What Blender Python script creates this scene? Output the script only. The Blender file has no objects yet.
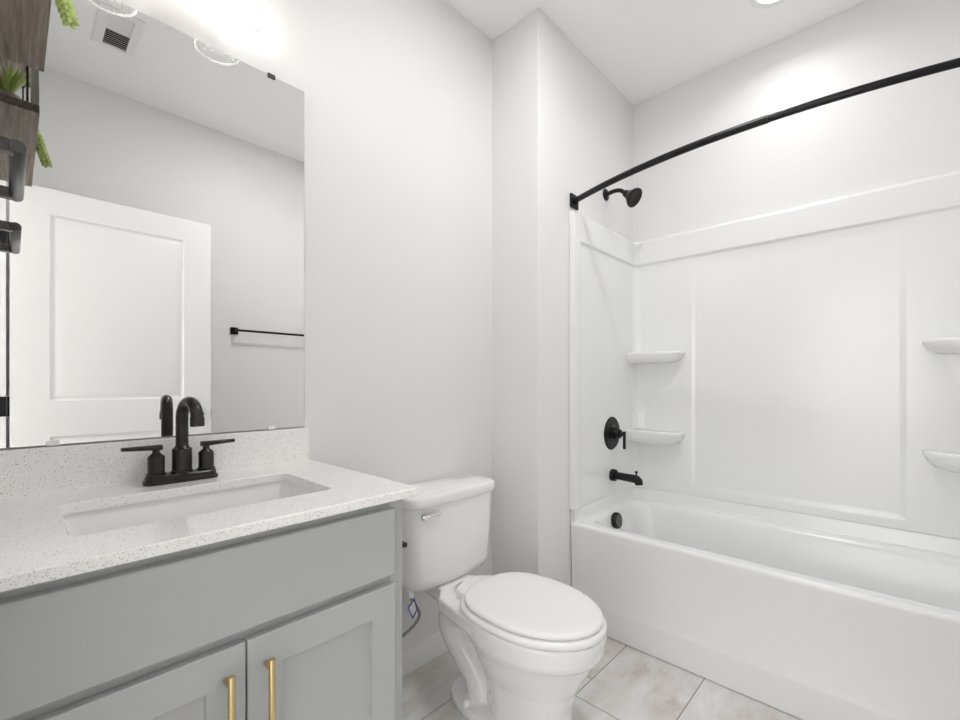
import bpy, bmesh, math, random
from mathutils import Vector, Matrix
random.seed(7)
sc = bpy.context.scene
C = sc.collection
PI = math.pi

# ------------------------------------------------------------------ camera, world, light, exposure
cam = bpy.data.objects.new('camera', bpy.data.cameras.new('camera'))
C.objects.link(cam)
cam.location = (1.402, 0.0, 1.127)
cam.rotation_euler = (PI / 2, 0, math.radians(43.5))
cam.data.sensor_width = 36.0
cam.data.lens = 445 / 960 * 36.0
cam.data.shift_y = 23 / 960
cam.data.clip_start = 0.01
sc.camera = cam

sc.view_settings.view_transform = 'Standard'
sc.view_settings.look = 'None'
sc.view_settings.gamma = 1.0
sc.view_settings.use_curve_mapping = False
sc.view_settings.exposure = 0.42
sc.cycles.use_denoising = True
sc.cycles.max_bounces = 16
sc.cycles.diffuse_bounces = 10
sc.cycles.glossy_bounces = 8
sc.cycles.transparent_max_bounces = 16
sc.cycles.sample_clamp_indirect = 6.0
sc.cycles.caustics_reflective = False

world = bpy.data.worlds.new('world')
sc.world = world
world.use_nodes = True
world.node_tree.nodes['Background'].inputs[0].default_value = (0.9, 0.95, 1.0, 1)
world.node_tree.nodes['Background'].inputs[1].default_value = 0.3

HALL_W, BULB_E, DOWN_W, ROOM_W = 38.0, 22.0, 1.5, 8.0


def area_light(name, loc, rot, sx, sy, power, col, shape='RECTANGLE', spread=PI):
    l = bpy.data.lights.new(name, 'AREA')
    l.shape = shape
    l.size = sx
    if shape == 'RECTANGLE':
        l.size_y = sy
    l.energy = power
    l.color = col
    l.spread = spread
    o = bpy.data.objects.new(name, l)
    o.location = loc
    o.rotation_euler = rot
    C.objects.link(o)
    return o


# unseen fill light added in the hall, shining through the doorway behind the camera
area_light('hall_fill_light', (1.17, -1.25, 1.30), (PI / 2, 0, PI), 1.5, 2.0, HALL_W, (1.0, 1.0, 1.0))
# the downlight in the ceiling over the tub
area_light('downlight_lamp', (1.03, 2.15, 2.728), (0, 0, 0), 0.14, 0.14, DOWN_W, (0.97, 0.985, 1.0), 'DISK', math.radians(150))

# unseen fill lamp added in the ceiling over the middle of the room
area_light('room_fill_lamp', (0.85, 1.15, 2.728), (0, 0, 0), 0.14, 0.14, ROOM_W, (1.0, 0.995, 0.985), 'DISK')


# ------------------------------------------------------------------ materials
def mat(name, col, rough=0.5, metal=0.0, coat=0.0, spec=0.5, bump=0.0, bscale=80.0, var=0.0, vscale=6.0):
    m = bpy.data.materials.new(name)
    m.use_nodes = True
    nt = m.node_tree
    b = nt.nodes['Principled BSDF']
    b.inputs['Base Color'].default_value = (*col, 1)
    b.inputs['Roughness'].default_value = rough
    b.inputs['Metallic'].default_value = metal
    b.inputs['Coat Weight'].default_value = coat
    b.inputs['Coat Roughness'].default_value = 0.05
    b.inputs['Specular IOR Level'].default_value = spec
    tc = nt.nodes.new('ShaderNodeTexCoord')
    if bump > 0:
        n = nt.nodes.new('ShaderNodeTexNoise')
        n.inputs['Scale'].default_value = bscale
        n.inputs['Detail'].default_value = 3
        bp = nt.nodes.new('ShaderNodeBump')
        bp.inputs['Strength'].default_value = bump
        bp.inputs['Distance'].default_value = 0.002
        nt.links.new(tc.outputs['Object'], n.inputs['Vector'])
        nt.links.new(n.outputs['Fac'], bp.inputs['Height'])
        nt.links.new(bp.outputs['Normal'], b.inputs['Normal'])
    if var > 0:
        n = nt.nodes.new('ShaderNodeTexNoise')
        n.inputs['Scale'].default_value = vscale
        n.inputs['Detail'].default_value = 4
        mx = nt.nodes.new('ShaderNodeMix')
        mx.data_type = 'RGBA'
        mx.inputs[6].default_value = (*[c * (1 - var) for c in col], 1)
        mx.inputs[7].default_value = (*[min(1, c * (1 + var)) for c in col], 1)
        nt.links.new(tc.outputs['Object'], n.inputs['Vector'])
        nt.links.new(n.outputs['Fac'], mx.inputs[0])
        nt.links.new(mx.outputs[2], b.inputs['Base Color'])
    return m


M = {}
M['wall'] = mat('wall_paint', (0.77, 0.766, 0.76), 0.55, bump=0.12, bscale=260)
M['ceiling'] = mat('ceiling_paint', (0.90, 0.90, 0.90), 0.8, bump=0.15, bscale=220)
M['trim'] = mat('white_trim_paint', (0.80, 0.80, 0.795), 0.35)
M['door'] = mat('white_door_paint', (0.83, 0.83, 0.825), 0.38, bump=0.06, bscale=300)
M['acrylic'] = mat('white_acrylic', (0.80, 0.805, 0.805), 0.22)
M['porcelain'] = mat('white_porcelain', (0.86, 0.86, 0.86), 0.10, coat=0.3)
M['seat'] = mat('white_seat_plastic', (0.87, 0.87, 0.87), 0.25)
M['cabinet'] = mat('grey_cabinet_paint', (0.455, 0.468, 0.468), 0.42, bump=0.05, bscale=200, var=0.02, vscale=3)
M['gap'] = mat('dark_gap', (0.03, 0.03, 0.03), 0.8)
M['black'] = mat('matte_black_metal', (0.012, 0.012, 0.013), 0.35, metal=0.4, spec=0.4)
M['bronze'] = mat('dark_bronze_metal', (0.05, 0.046, 0.042), 0.28, metal=0.9)
M['gunmetal'] = mat('gunmetal_finish', (0.10, 0.095, 0.09), 0.28, metal=0.9)
M['chrome'] = mat('chrome', (0.85, 0.85, 0.85), 0.10, metal=1.0)
M['gold'] = mat('brushed_brass', (0.68, 0.54, 0.28), 0.26, metal=1.0)
M['leaf'] = mat('green_leaf', (0.33, 0.47, 0.09), 0.45, var=0.4, vscale=60)
M['leaf_light'] = mat('light_green_leaf', (0.58, 0.70, 0.24), 0.45, var=0.35, vscale=60)
M['pot'] = mat('grey_pot', (0.5, 0.49, 0.46), 0.7, bump=0.1)
M['soil'] = mat('potting_soil', (0.06, 0.045, 0.03), 0.95, bump=0.5)
M['blue'] = mat('blue_print', (0.05, 0.10, 0.42), 0.5)
M['paper'] = mat('white_paper', (0.8, 0.8, 0.8), 0.6)
M['braid'] = mat('braided_steel', (0.36, 0.35, 0.34), 0.35, metal=1.0, bump=0.8, bscale=900)
M['mirror'] = mat('mirror_silver', (0.94, 0.95, 0.942), 0.0, metal=1.0)
M['edge'] = mat('mirror_edge', (0.45, 0.47, 0.46), 0.15)
M['clear_plastic'] = mat('clip_plastic', (0.9, 0.9, 0.9), 0.2)
M['white_wood'] = mat('whitewashed_wood', (0.88, 0.85, 0.78), 0.7, bump=0.2, bscale=90, var=0.06, vscale=30)


def emission(name, col, strength):
    m = bpy.data.materials.new(name)
    m.use_nodes = True
    nt = m.node_tree
    nt.nodes.clear()
    e = nt.nodes.new('ShaderNodeEmission')
    e.inputs[0].default_value = (*col, 1)
    e.inputs[1].default_value = strength
    o = nt.nodes.new('ShaderNodeOutputMaterial')
    nt.links.new(e.outputs[0], o.inputs[0])
    return m


M['bulb'] = emission('lit_bulb', (1.0, 0.945, 0.905), BULB_E)
M['lens'] = emission('lit_lens', (1.0, 0.98, 0.95), 6.0)


def glass_mat(milk):
    m = bpy.data.materials.new('seeded_glass')
    m.use_nodes = True
    nt = m.node_tree
    nt.nodes.clear()
    out = nt.nodes.new('ShaderNodeOutputMaterial')
    mx = nt.nodes.new('ShaderNodeMixShader')
    tr = nt.nodes.new('ShaderNodeBsdfTransparent')
    tr.inputs[0].default_value = (0.985, 0.985, 0.985, 1)
    gl = nt.nodes.new('ShaderNodeBsdfGlossy')
    gl.inputs['Roughness'].default_value = 0.03
    lw = nt.nodes.new('ShaderNodeLayerWeight')
    lw.inputs[0].default_value = 0.35
    tc = nt.nodes.new('ShaderNodeTexCoord')
    vo = nt.nodes.new('ShaderNodeTexVoronoi')
    vo.inputs['Scale'].default_value = 130
    bp = nt.nodes.new('ShaderNodeBump')
    bp.inputs['Strength'].default_value = 0.35
    bp.inputs['Distance'].default_value = 0.003
    nt.links.new(tc.outputs['Object'], vo.inputs['Vector'])
    nt.links.new(vo.outputs['Distance'], bp.inputs['Height'])
    nt.links.new(bp.outputs[0], gl.inputs['Normal'])
    nt.links.new(bp.outputs[0], lw.inputs['Normal'])
    sf = nt.nodes.new('ShaderNodeMath'); sf.operation = 'MULTIPLY'; sf.inputs[1].default_value = 0.55
    nt.links.new(lw.outputs['Fresnel'], sf.inputs[0])
    nt.links.new(sf.outputs[0], mx.inputs[0])
    nt.links.new(tr.outputs[0], mx.inputs[1])
    nt.links.new(gl.outputs[0], mx.inputs[2])
    tl = nt.nodes.new('ShaderNodeBsdfTranslucent')
    tl.inputs[0].default_value = (0.95, 0.95, 0.95, 1)
    m2 = nt.nodes.new('ShaderNodeMixShader')
    m2.inputs[0].default_value = milk
    nt.links.new(mx.outputs[0], m2.inputs[1])
    nt.links.new(tl.outputs[0], m2.inputs[2])
    nt.links.new(m2.outputs[0], out.inputs[0])
    return m


M['glass'] = glass_mat(0.07)
M['glass_rim'] = glass_mat(0.45)


def quartz_mat():
    m = mat('speckled_quartz', (0.79, 0.785, 0.765), 0.22, coat=0.2)
    nt = m.node_tree
    b = nt.nodes['Principled BSDF']
    tc = nt.nodes.new('ShaderNodeTexCoord')
    prev = None
    base = (0.90, 0.895, 0.885, 1)
    for i, (scale, lim, share, col) in enumerate([(420, 0.28, 0.28, (0.62, 0.57, 0.51, 1)),
                                                  (230, 0.24, 0.16, (0.40, 0.33, 0.26, 1)),
                                                  (300, 0.20, 0.12, (0.17, 0.15, 0.14, 1)),
                                                  (170, 0.30, 0.30, (0.76, 0.75, 0.73, 1))]):
        vo = nt.nodes.new('ShaderNodeTexVoronoi')
        vo.inputs['Scale'].default_value = scale
        mp = nt.nodes.new('ShaderNodeMapping')
        mp.inputs['Location'].default_value = (i * 3.1, i * 1.7, i * 5.3)
        nt.links.new(tc.outputs['Object'], mp.inputs['Vector'])
        nt.links.new(mp.outputs[0], vo.inputs['Vector'])
        lt = nt.nodes.new('ShaderNodeMath'); lt.operation = 'LESS_THAN'
        lt.inputs[1].default_value = lim
        nt.links.new(vo.outputs['Distance'], lt.inputs[0])
        sep = nt.nodes.new('ShaderNodeSeparateColor')
        nt.links.new(vo.outputs['Color'], sep.inputs[0])
        l2 = nt.nodes.new('ShaderNodeMath'); l2.operation = 'LESS_THAN'
        l2.inputs[1].default_value = share
        nt.links.new(sep.outputs[0], l2.inputs[0])
        mu = nt.nodes.new('ShaderNodeMath'); mu.operation = 'MULTIPLY'
        nt.links.new(lt.outputs[0], mu.inputs[0])
        nt.links.new(l2.outputs[0], mu.inputs[1])
        mx = nt.nodes.new('ShaderNodeMix'); mx.data_type = 'RGBA'
        mx.inputs[7].default_value = col
        if prev is None:
            mx.inputs[6].default_value = base
        else:
            nt.links.new(prev, mx.inputs[6])
        nt.links.new(mu.outputs[0], mx.inputs[0])
        prev = mx.outputs[2]
    nt.links.new(prev, b.inputs['Base Color'])
    return m


M['quartz'] = quartz_mat()


def tile_mat():
    m = mat('stone_look_tile', (0.6, 0.58, 0.55), 0.38)
    nt = m.node_tree
    b = nt.nodes['Principled BSDF']
    tc = nt.nodes.new('ShaderNodeTexCoord')
    sep = nt.nodes.new('ShaderNodeSeparateXYZ')
    nt.links.new(tc.outputs['Object'], sep.inputs[0])
    ax = nt.nodes.new('ShaderNodeMath'); ax.operation = 'ADD'; ax.inputs[1].default_value = 0.43 + 6.1
    ay = nt.nodes.new('ShaderNodeMath'); ay.operation = 'ADD'; ay.inputs[1].default_value = 0.075 + 3.41
    nt.links.new(sep.outputs[1], ax.inputs[0])
    nt.links.new(sep.outputs[0], ay.inputs[0])
    cb = nt.nodes.new('ShaderNodeCombineXYZ')
    nt.links.new(ax.outputs[0], cb.inputs[0])
    nt.links.new(ay.outputs[0], cb.inputs[1])
    br = nt.nodes.new('ShaderNodeTexBrick')
    br.inputs['Scale'].default_value = 1.0
    br.inputs['Brick Width'].default_value = 0.61
    br.inputs['Row Height'].default_value = 0.31
    br.inputs['Mortar Size'].default_value = 0.0018
    br.inputs['Mortar Smooth'].default_value = 0.1
    br.inputs['Color1'].default_value = (1, 1, 1, 1)
    br.inputs['Color2'].default_value = (0.0, 0.0, 0.0, 1)
    br.offset = 0.8
    nt.links.new(cb.outputs[0], br.inputs['Vector'])
    mp = nt.nodes.new('ShaderNodeMapping')
    mp.inputs['Scale'].default_value = (4.2, 1.8, 1)
    mp.inputs['Rotation'].default_value = (0, 0, 0.25)
    nt.links.new(tc.outputs['Object'], mp.inputs['Vector'])
    # each tile shifts the cloud pattern
    ad = nt.nodes.new('ShaderNodeVectorMath'); ad.operation = 'ADD'
    sc3 = nt.nodes.new('ShaderNodeVectorMath'); sc3.operation = 'SCALE'; sc3.inputs['Scale'].default_value = 3.0
    nt.links.new(br.outputs['Color'], sc3.inputs[0])
    nt.links.new(mp.outputs[0], ad.inputs[0])
    nt.links.new(sc3.outputs[0], ad.inputs[1])
    n1 = nt.nodes.new('ShaderNodeTexNoise')
    n1.inputs['Scale'].default_value = 1.6
    n1.inputs['Detail'].default_value = 7
    n1.inputs['Roughness'].default_value = 0.70
    n1.inputs['Distortion'].default_value = 0.25
    nt.links.new(ad.outputs[0], n1.inputs['Vector'])
    cr = nt.nodes.new('ShaderNodeValToRGB')
    cr.color_ramp.elements[0].position = 0.27
    cr.color_ramp.elements[0].color = (0.47, 0.41, 0.36, 1)
    cr.color_ramp.elements[1].position = 0.72
    cr.color_ramp.elements[1].color = (0.79, 0.785, 0.775, 1)
    e = cr.color_ramp.elements.new(0.42); e.color = (0.62, 0.585, 0.55, 1)
    e = cr.color_ramp.elements.new(0.53); e.color = (0.69, 0.68, 0.67, 1)
    nt.links.new(n1.outputs['Fac'], cr.inputs[0])
    mx = nt.nodes.new('ShaderNodeMix'); mx.data_type = 'RGBA'
    nt.links.new(br.outputs['Fac'], mx.inputs[0])
    nt.links.new(cr.outputs[0], mx.inputs[6])
    mx.inputs[7].default_value = (0.20, 0.18, 0.165, 1)
    nt.links.new(mx.outputs[2], b.inputs['Base Color'])
    bp = nt.nodes.new('ShaderNodeBump'); bp.invert = True
    bp.inputs['Strength'].default_value = 0.6
    bp.inputs['Distance'].default_value = 0.002
    nt.links.new(br.outputs['Fac'], bp.inputs['Height'])
    nt.links.new(bp.outputs[0], b.inputs['Normal'])
    return m


M['tile'] = tile_mat()


def wood_mat(name, c1, c2, axis_scale=(3, 60, 60)):
    m = mat(name, c1, 0.6)
    nt = m.node_tree
    b = nt.nodes['Principled BSDF']
    tc = nt.nodes.new('ShaderNodeTexCoord')
    mp = nt.nodes.new('ShaderNodeMapping')
    mp.inputs['Scale'].default_value = axis_scale
    nt.links.new(tc.outputs['Object'], mp.inputs['Vector'])
    n = nt.nodes.new('ShaderNodeTexNoise')
    n.inputs['Scale'].default_value = 2.5
    n.inputs['Detail'].default_value = 8
    n.inputs['Roughness'].default_value = 0.65
    nt.links.new(mp.outputs[0], n.inputs['Vector'])
    cr = nt.nodes.new('ShaderNodeValToRGB')
    cr.color_ramp.elements[0].position = 0.33
    cr.color_ramp.elements[0].color = (*c1, 1)
    cr.color_ramp.elements[1].position = 0.68
    cr.color_ramp.elements[1].color = (*c2, 1)
    nt.links.new(n.outputs['Fac'], cr.inputs[0])
    nt.links.new(cr.outputs[0], b.inputs['Base Color'])
    return m


M['wood'] = wood_mat('weathered_grey_wood', (0.16, 0.13, 0.105), (0.42, 0.35, 0.29))


# ------------------------------------------------------------------ mesh helpers
def link(name, bm, m, parent=None, smooth=None, bevel=0, segs=3, subsurf=0):
    me = bpy.data.meshes.new(name)
    bmesh.ops.remove_doubles(bm, verts=bm.verts, dist=1e-6)
    bmesh.ops.recalc_face_normals(bm, faces=bm.faces)
    bm.to_mesh(me)
    bm.free()
    me.materials.append(M[m] if isinstance(m, str) else m)
    o = bpy.data.objects.new(name, me)
    C.objects.link(o)
    if parent:
        o.parent = parent
    if bevel:
        b = o.modifiers.new('bevel', 'BEVEL')
        b.width = bevel
        b.segments = segs
        b.limit_method = 'ANGLE'
        b.angle_limit = math.radians(35)
        if smooth is None:
            smooth = 60
    if subsurf:
        s = o.modifiers.new('sub', 'SUBSURF')
        s.levels = s.render_levels = subsurf
        smooth = 180
    if smooth:
        for p in me.polygons:
            p.use_smooth = True
        if smooth < 180:
            me.set_sharp_from_angle(angle=math.radians(smooth))
    return o


def bx(bm, x0, x1, y0, y1, z0, z1):
    vs = [bm.verts.new((x, y, z)) for x in (x0, x1) for y in (y0, y1) for z in (z0, z1)]
    for f in ((0, 1, 3, 2), (4, 6, 7, 5), (0, 4, 5, 1), (2, 3, 7, 6), (0, 2, 6, 4), (1, 5, 7, 3)):
        bm.faces.new([vs[i] for i in f])
    return vs


def box(name, x0, x1, y0, y1, z0, z1, m, parent=None, bevel=0, segs=3):
    bm = bmesh.new()
    bx(bm, x0, x1, y0, y1, z0, z1)
    return link(name, bm, m, parent, bevel=bevel, segs=segs)


def loft(bm, rings, cap0=True, cap1=True, closed=True):
    vr = [[bm.verts.new(p) for p in r] for r in rings]
    n = len(vr[0])
    for a, b in zip(vr[:-1], vr[1:]):
        for i in range(n if closed else n - 1):
            j = (i + 1) % n
            bm.faces.new((a[i], a[j], b[j], b[i]))
    if cap0:
        bm.faces.new(vr[0][::-1])
    if cap1:
        bm.faces.new(vr[-1])
    return vr


def frame_of(d):
    d = Vector(d).normalized()
    u = Vector((0, 0, 1)) if abs(d.z) < 0.9 else Vector((1, 0, 0))
    a = d.cross(u).normalized()
    return a, d.cross(a).normalized()


def lathe(bm, prof, origin, axis, n=32, cap0=True, cap1=True):
    """prof: (distance along axis, radius)"""
    a, b = frame_of(axis)
    d = Vector(axis).normalized()
    o = Vector(origin)
    rings = []
    for h, r in prof:
        r = max(r, 1e-5)
        rings.append([o + d * h + (a * math.cos(2 * PI * i / n) + b * math.sin(2 * PI * i / n)) * r for i in range(n)])
    loft(bm, rings, cap0, cap1)


def tube(bm, pts, r, n=16, cap=True):
    pts = [Vector(p) for p in pts]
    rs = r if isinstance(r, (list, tuple)) else [r] * len(pts)
    d0 = (pts[1] - pts[0]).normalized()
    a, b = frame_of(d0)
    rings = []
    for i, p in enumerate(pts):
        if i == 0:
            d = d0
        elif i == len(pts) - 1:
            d = (pts[-1] - pts[-2]).normalized()
        else:
            d = ((pts[i + 1] - pts[i]).normalized() + (pts[i] - pts[i - 1]).normalized()).normalized()
        a = (a - d * a.dot(d)).normalized()
        b = d.cross(a)
        rings.append([p + (a * math.cos(2 * PI * k / n) + b * math.sin(2 * PI * k / n)) * rs[i] for k in range(n)])
    loft(bm, rings, cap, cap)


def spline(cps, n=8):
    cps = [Vector(p) for p in cps]
    P = [cps[0] * 2 - cps[1]] + cps + [cps[-1] * 2 - cps[-2]]
    out = []
    for i in range(1, len(P) - 2):
        p0, p1, p2, p3 = P[i - 1:i + 3]
        for k in range(n):
            t = k / n
            out.append(0.5 * ((2 * p1) + (p2 - p0) * t + (2 * p0 - 5 * p1 + 4 * p2 - p3) * t * t + (3 * p1 - p0 - 3 * p2 + p3) * t ** 3))
    out.append(cps[-1])
    return out


def rrect(x0, x1, y0, y1, r, z, seg=8):
    r = min(r, (x1 - x0) / 2 - 1e-4, (y1 - y0) / 2 - 1e-4)
    pts = []
    for cx, cy, a0 in ((x1 - r, y1 - r, 0), (x0 + r, y1 - r, 90), (x0 + r, y0 + r, 180), (x1 - r, y0 + r, 270)):
        for k in range(seg + 1):
            a = math.radians(a0 + 90 * k / seg)
            pts.append((cx + r * math.cos(a), cy + r * math.sin(a), z))
    return pts


def thing(name, label, cat, loc=(0, 0, 0), group=None):
    o = bpy.data.objects.new(name, None)
    o.empty_display_size = 0.05
    C.objects.link(o)
    o['label'] = label
    o['category'] = cat
    if group:
        o['group'] = group
    return o


def tag(o, label, cat, group=None):
    o['label'] = label
    o['category'] = cat
    if group:
        o['group'] = group
    return o


def struct(o, label=None, cat=None):
    o['kind'] = 'structure'
    if label:
        o['label'] = label
    if cat:
        o['category'] = cat
    return o


def paneled(bm, W, Ht, T, panels, prof, O, U, V, N):
    """slab of W x Ht, thickness T behind its face; panels sunk in the face following prof [(inset, depth)]"""
    O, U, V, N = map(Vector, (O, U, V, N))
    pt = lambda u, v, d=0: O + U * u + V * v + N * d
    us = sorted({0, W, *[p[0] for p in panels], *[p[1] for p in panels]})
    vs = sorted({0, Ht, *[p[2] for p in panels], *[p[3] for p in panels]})
    for i in range(len(us) - 1):
        for j in range(len(vs) - 1):
            cu, cv = (us[i] + us[i + 1]) / 2, (vs[j] + vs[j + 1]) / 2
            if any(p[0] < cu < p[1] and p[2] < cv < p[3] for p in panels):
                continue
            bm.faces.new([bm.verts.new(pt(*q)) for q in ((us[i], vs[j]), (us[i + 1], vs[j]), (us[i + 1], vs[j + 1]), (us[i], vs[j + 1]))])
    for a, b, c, d in panels:
        rings = [[pt(a + k, c + k, z), pt(b - k, c + k, z), pt(b - k, d - k, z), pt(a + k, d - k, z)] for k, z in [(0, 0)] + prof]
        loft(bm, rings, False, True)
    q = [(0, 0), (W, 0), (W, Ht), (0, Ht)]
    back = [bm.verts.new(pt(*k, -T)) for k in q]
    bm.faces.new(back[::-1])
    for k in range(4):
        a, b = q[k], q[(k + 1) % 4]
        # edge strips follow the grid cuts so that the slab stays closed
        if k % 2 == 0:
            cs = us if k == 0 else us[::-1]
            pts = [(c, a[1]) for c in cs]
        else:
            cs = vs if k == 1 else vs[::-1]
            pts = [(a[0], c) for c in cs]
        fr = [bm.verts.new(pt(*p)) for p in pts]
        bm.faces.new([back[k], back[(k + 1) % 4]] + fr[::-1])


# ------------------------------------------------------------------ room
WX, YB, JX, JY, FY, HC = 1.795, 2.49, 0.268, 1.56, -0.05, 2.74
struct(box('floor', -0.12, 2.6, -1.6, 2.62, -0.08, 0, 'tile'), 'stone look floor tile with thin dark grout lines', 'floor')
bm = bmesh.new()
cx_, cy_, cr_ = 1.03, 2.15, 0.078
bx(bm, -0.12, 1.93, -0.17, 2.62, HC, HC + 0.1)
struct(link('ceiling', bm, 'ceiling'), 'flat white painted ceiling', 'ceiling')
struct(box('wall_left', -0.12, 0, FY - 0.12, JY, 0, HC, 'wall'), 'light grey painted wall behind the vanity and toilet', 'wall')
struct(box('wall_alcove', -0.12, JX, JY, YB + 0.12, 0, HC, 'wall', bevel=0.003), 'light grey wall jutting out between toilet and tub', 'wall')
struct(box('wall_back', JX, WX, YB, YB + 0.12, 0, HC, 'wall'), 'light grey wall above the long side of the tub', 'wall')
struct(box('wall_right', WX, WX + 0.12, FY - 0.12, YB + 0.12, 0, HC, 'wall'), 'light grey wall with the towel bar, seen in the mirror', 'wall')
bm = bmesh.new()
D0, D1, DH = 0.77, 1.585, 2.05
bx(bm, 0, D0, FY - 0.12, FY, 0, HC)
bx(bm, D1, WX, FY - 0.12, FY, 0, HC)
bx(bm, D0, D1, FY - 0.12, FY, DH, HC)
struct(link('wall_front', bm, 'wall'), 'light grey wall around the doorway beside the camera', 'wall')
# hall beyond the doorway
bm = bmesh.new()
bx(bm, 0.0, 0.06, -1.6, FY - 0.12, 0, 2.5)
bx(bm, 2.3, 2.36, -1.6, FY - 0.12, 0, 2.5)
bx(bm, 0.0, 2.36, -1.66, -1.6, 0, 2.5)
bx(bm, 1.93, 2.36, FY - 0.12, FY - 0.06, 0, 2.5)
bx(bm, 0.0, 2.36, -1.66, FY - 0.12, 2.5, 2.56)
struct(link('wall_hall', bm, 'wall'), 'walls of the hall outside the bathroom doorway', 'wall')
# door casing and jamb
bm = bmesh.new()
for a, b, c in ((D0 - 0.062, D0 + 0.002, 0.015), (D1 - 0.002, D1 + 0.062, 0.034)):
    bx(bm, a, b, FY + 0.0005, FY + c, 0, DH + 0.06)
bx(bm, D0, D1, FY + 0.0005, FY + 0.02, DH - 0.002, DH + 0.06)
for a, b, c in ((D0 + 0.0005, D0 + 0.015, 0.015), (D1 - 0.015, D1 - 0.0005, 0.034)):
    bx(bm, a, b, FY - 0.119, FY + c, 0, DH - 0.001)
struct(link('trim_1', bm, 'trim', bevel=0.002), 'white casing around the doorway', 'trim')


def baseboard(name, p0, p1, nrm, label):
    p0, p1, nrm = Vector(p0), Vector(p1), Vector(nrm)
    prof = [(0.0005, 0), (0.013, 0), (0.013, 0.066), (0.011, 0.070), (0.011, 0.076), (0.008, 0.084), (0.004, 0.090), (0.0005, 0.092)]
    bm = bmesh.new()
    loft(bm, [[p + nrm * a + Vector((0, 0, b)) for a, b in prof] for p in (p0, p1)])
    struct(link(name, bm, 'trim', smooth=30), label, 'baseboard')


baseboard('baseboard_left', (0, 0.648, 0), (0, JY, 0), (1, 0, 0), 'white baseboard behind the toilet')
baseboard('baseboard_alcove', (0.014, JY, 0), (JX + 0.013, JY, 0), (0, -1, 0), 'white baseboard on the jutting wall by the toilet')
baseboard('baseboard_corner', (JX, JY - 0.013, 0), (JX, 1.795, 0), (1, 0, 0), 'short white baseboard between wall corner and tub')
baseboard('baseboard_right', (WX, FY + 0.03, 0), (WX, 1.795, 0), (-1, 0, 0), 'white baseboard behind the open door')

# ------------------------------------------------------------------ door standing open along the right wall
DX = 1.545
door = thing('door_1', 'white two-panel door standing open along the right wall, seen in the mirror', 'door')
door['kind'] = 'structure'
bm = bmesh.new()
mold = [(0.006, -0.009), (0.016, -0.010), (0.022, -0.007), (0.050, -0.002)]
paneled(bm, 0.806, 2.035, 0.034, [(0.13, 0.672, 0.20, 0.86), (0.13, 0.672, 1.03, 1.915)], mold,
        (DX, -0.004, 0.012), (0, 1, 0), (0, 0, 1), (-1, 0, 0))
link('door_panel', bm, 'door', door, bevel=0.0012, segs=2)
for zz in (0.25, 1.02, 1.785):
    bm = bmesh.new()
    lathe(bm, [(0, 0.006), (0.09, 0.006)], (DX + 0.021, -0.0095, zz - 0.045), (0, 0, 1), 14)
    bx(bm, DX + 0.002, DX + 0.030, -0.0065, -0.0045, zz - 0.045, zz + 0.045)
    bx(bm, DX + 0.0215, DX + 0.0248, -0.048, -0.009, zz - 0.045, zz + 0.045)
    link('hinge', bm, 'black', door, smooth=40)
for s, x0 in ((-1, DX - 0.001), (1, DX + 0.035)):
    bm = bmesh.new()
    lathe(bm, [(0, 0.03), (0.006, 0.03), (0.010, 0.012), (0.034, 0.011), (0.040, 0.022), (0.052, 0.027), (0.060, 0.024), (0.066, 0.012), (0.067, 0)],
          (x0, 0.728, 0.95), (s, 0, 0), 28)
    link('door_knob', bm, 'black', door, smooth=50)

box('latch', DX + 0.008, DX + 0.026, 0.8022, 0.8060, 0.925, 0.975, 'black', door)

# ------------------------------------------------------------------ vanity cabinet
VY0, VY1, VX = -0.045, 0.645, 0.532
van = thing('vanity_cabinet', 'grey painted shaker vanity cabinet with two doors under the white countertop', 'cabinet')
bm = bmesh.new()
bx(bm, 0.004, VX - 0.02, VY0, VY0 + 0.016, 0.10, 0.861)
bx(bm, 0.004, VX - 0.02, VY1 - 0.016, VY1, 0.10, 0.861)
bx(bm, 0.004, 0.012, VY0 + 0.016, VY1 - 0.016, 0.10, 0.861)
bx(bm, 0.012, VX - 0.02, VY0 + 0.016, VY1 - 0.016, 0.10, 0.116)
bx(bm, 0.004, VX - 0.075, VY0 + 0.002, VY1 - 0.002, 0.0, 0.10)
link('carcass', bm, 'cabinet', van, bevel=0.001, segs=2)
bm = bmesh.new()
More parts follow.
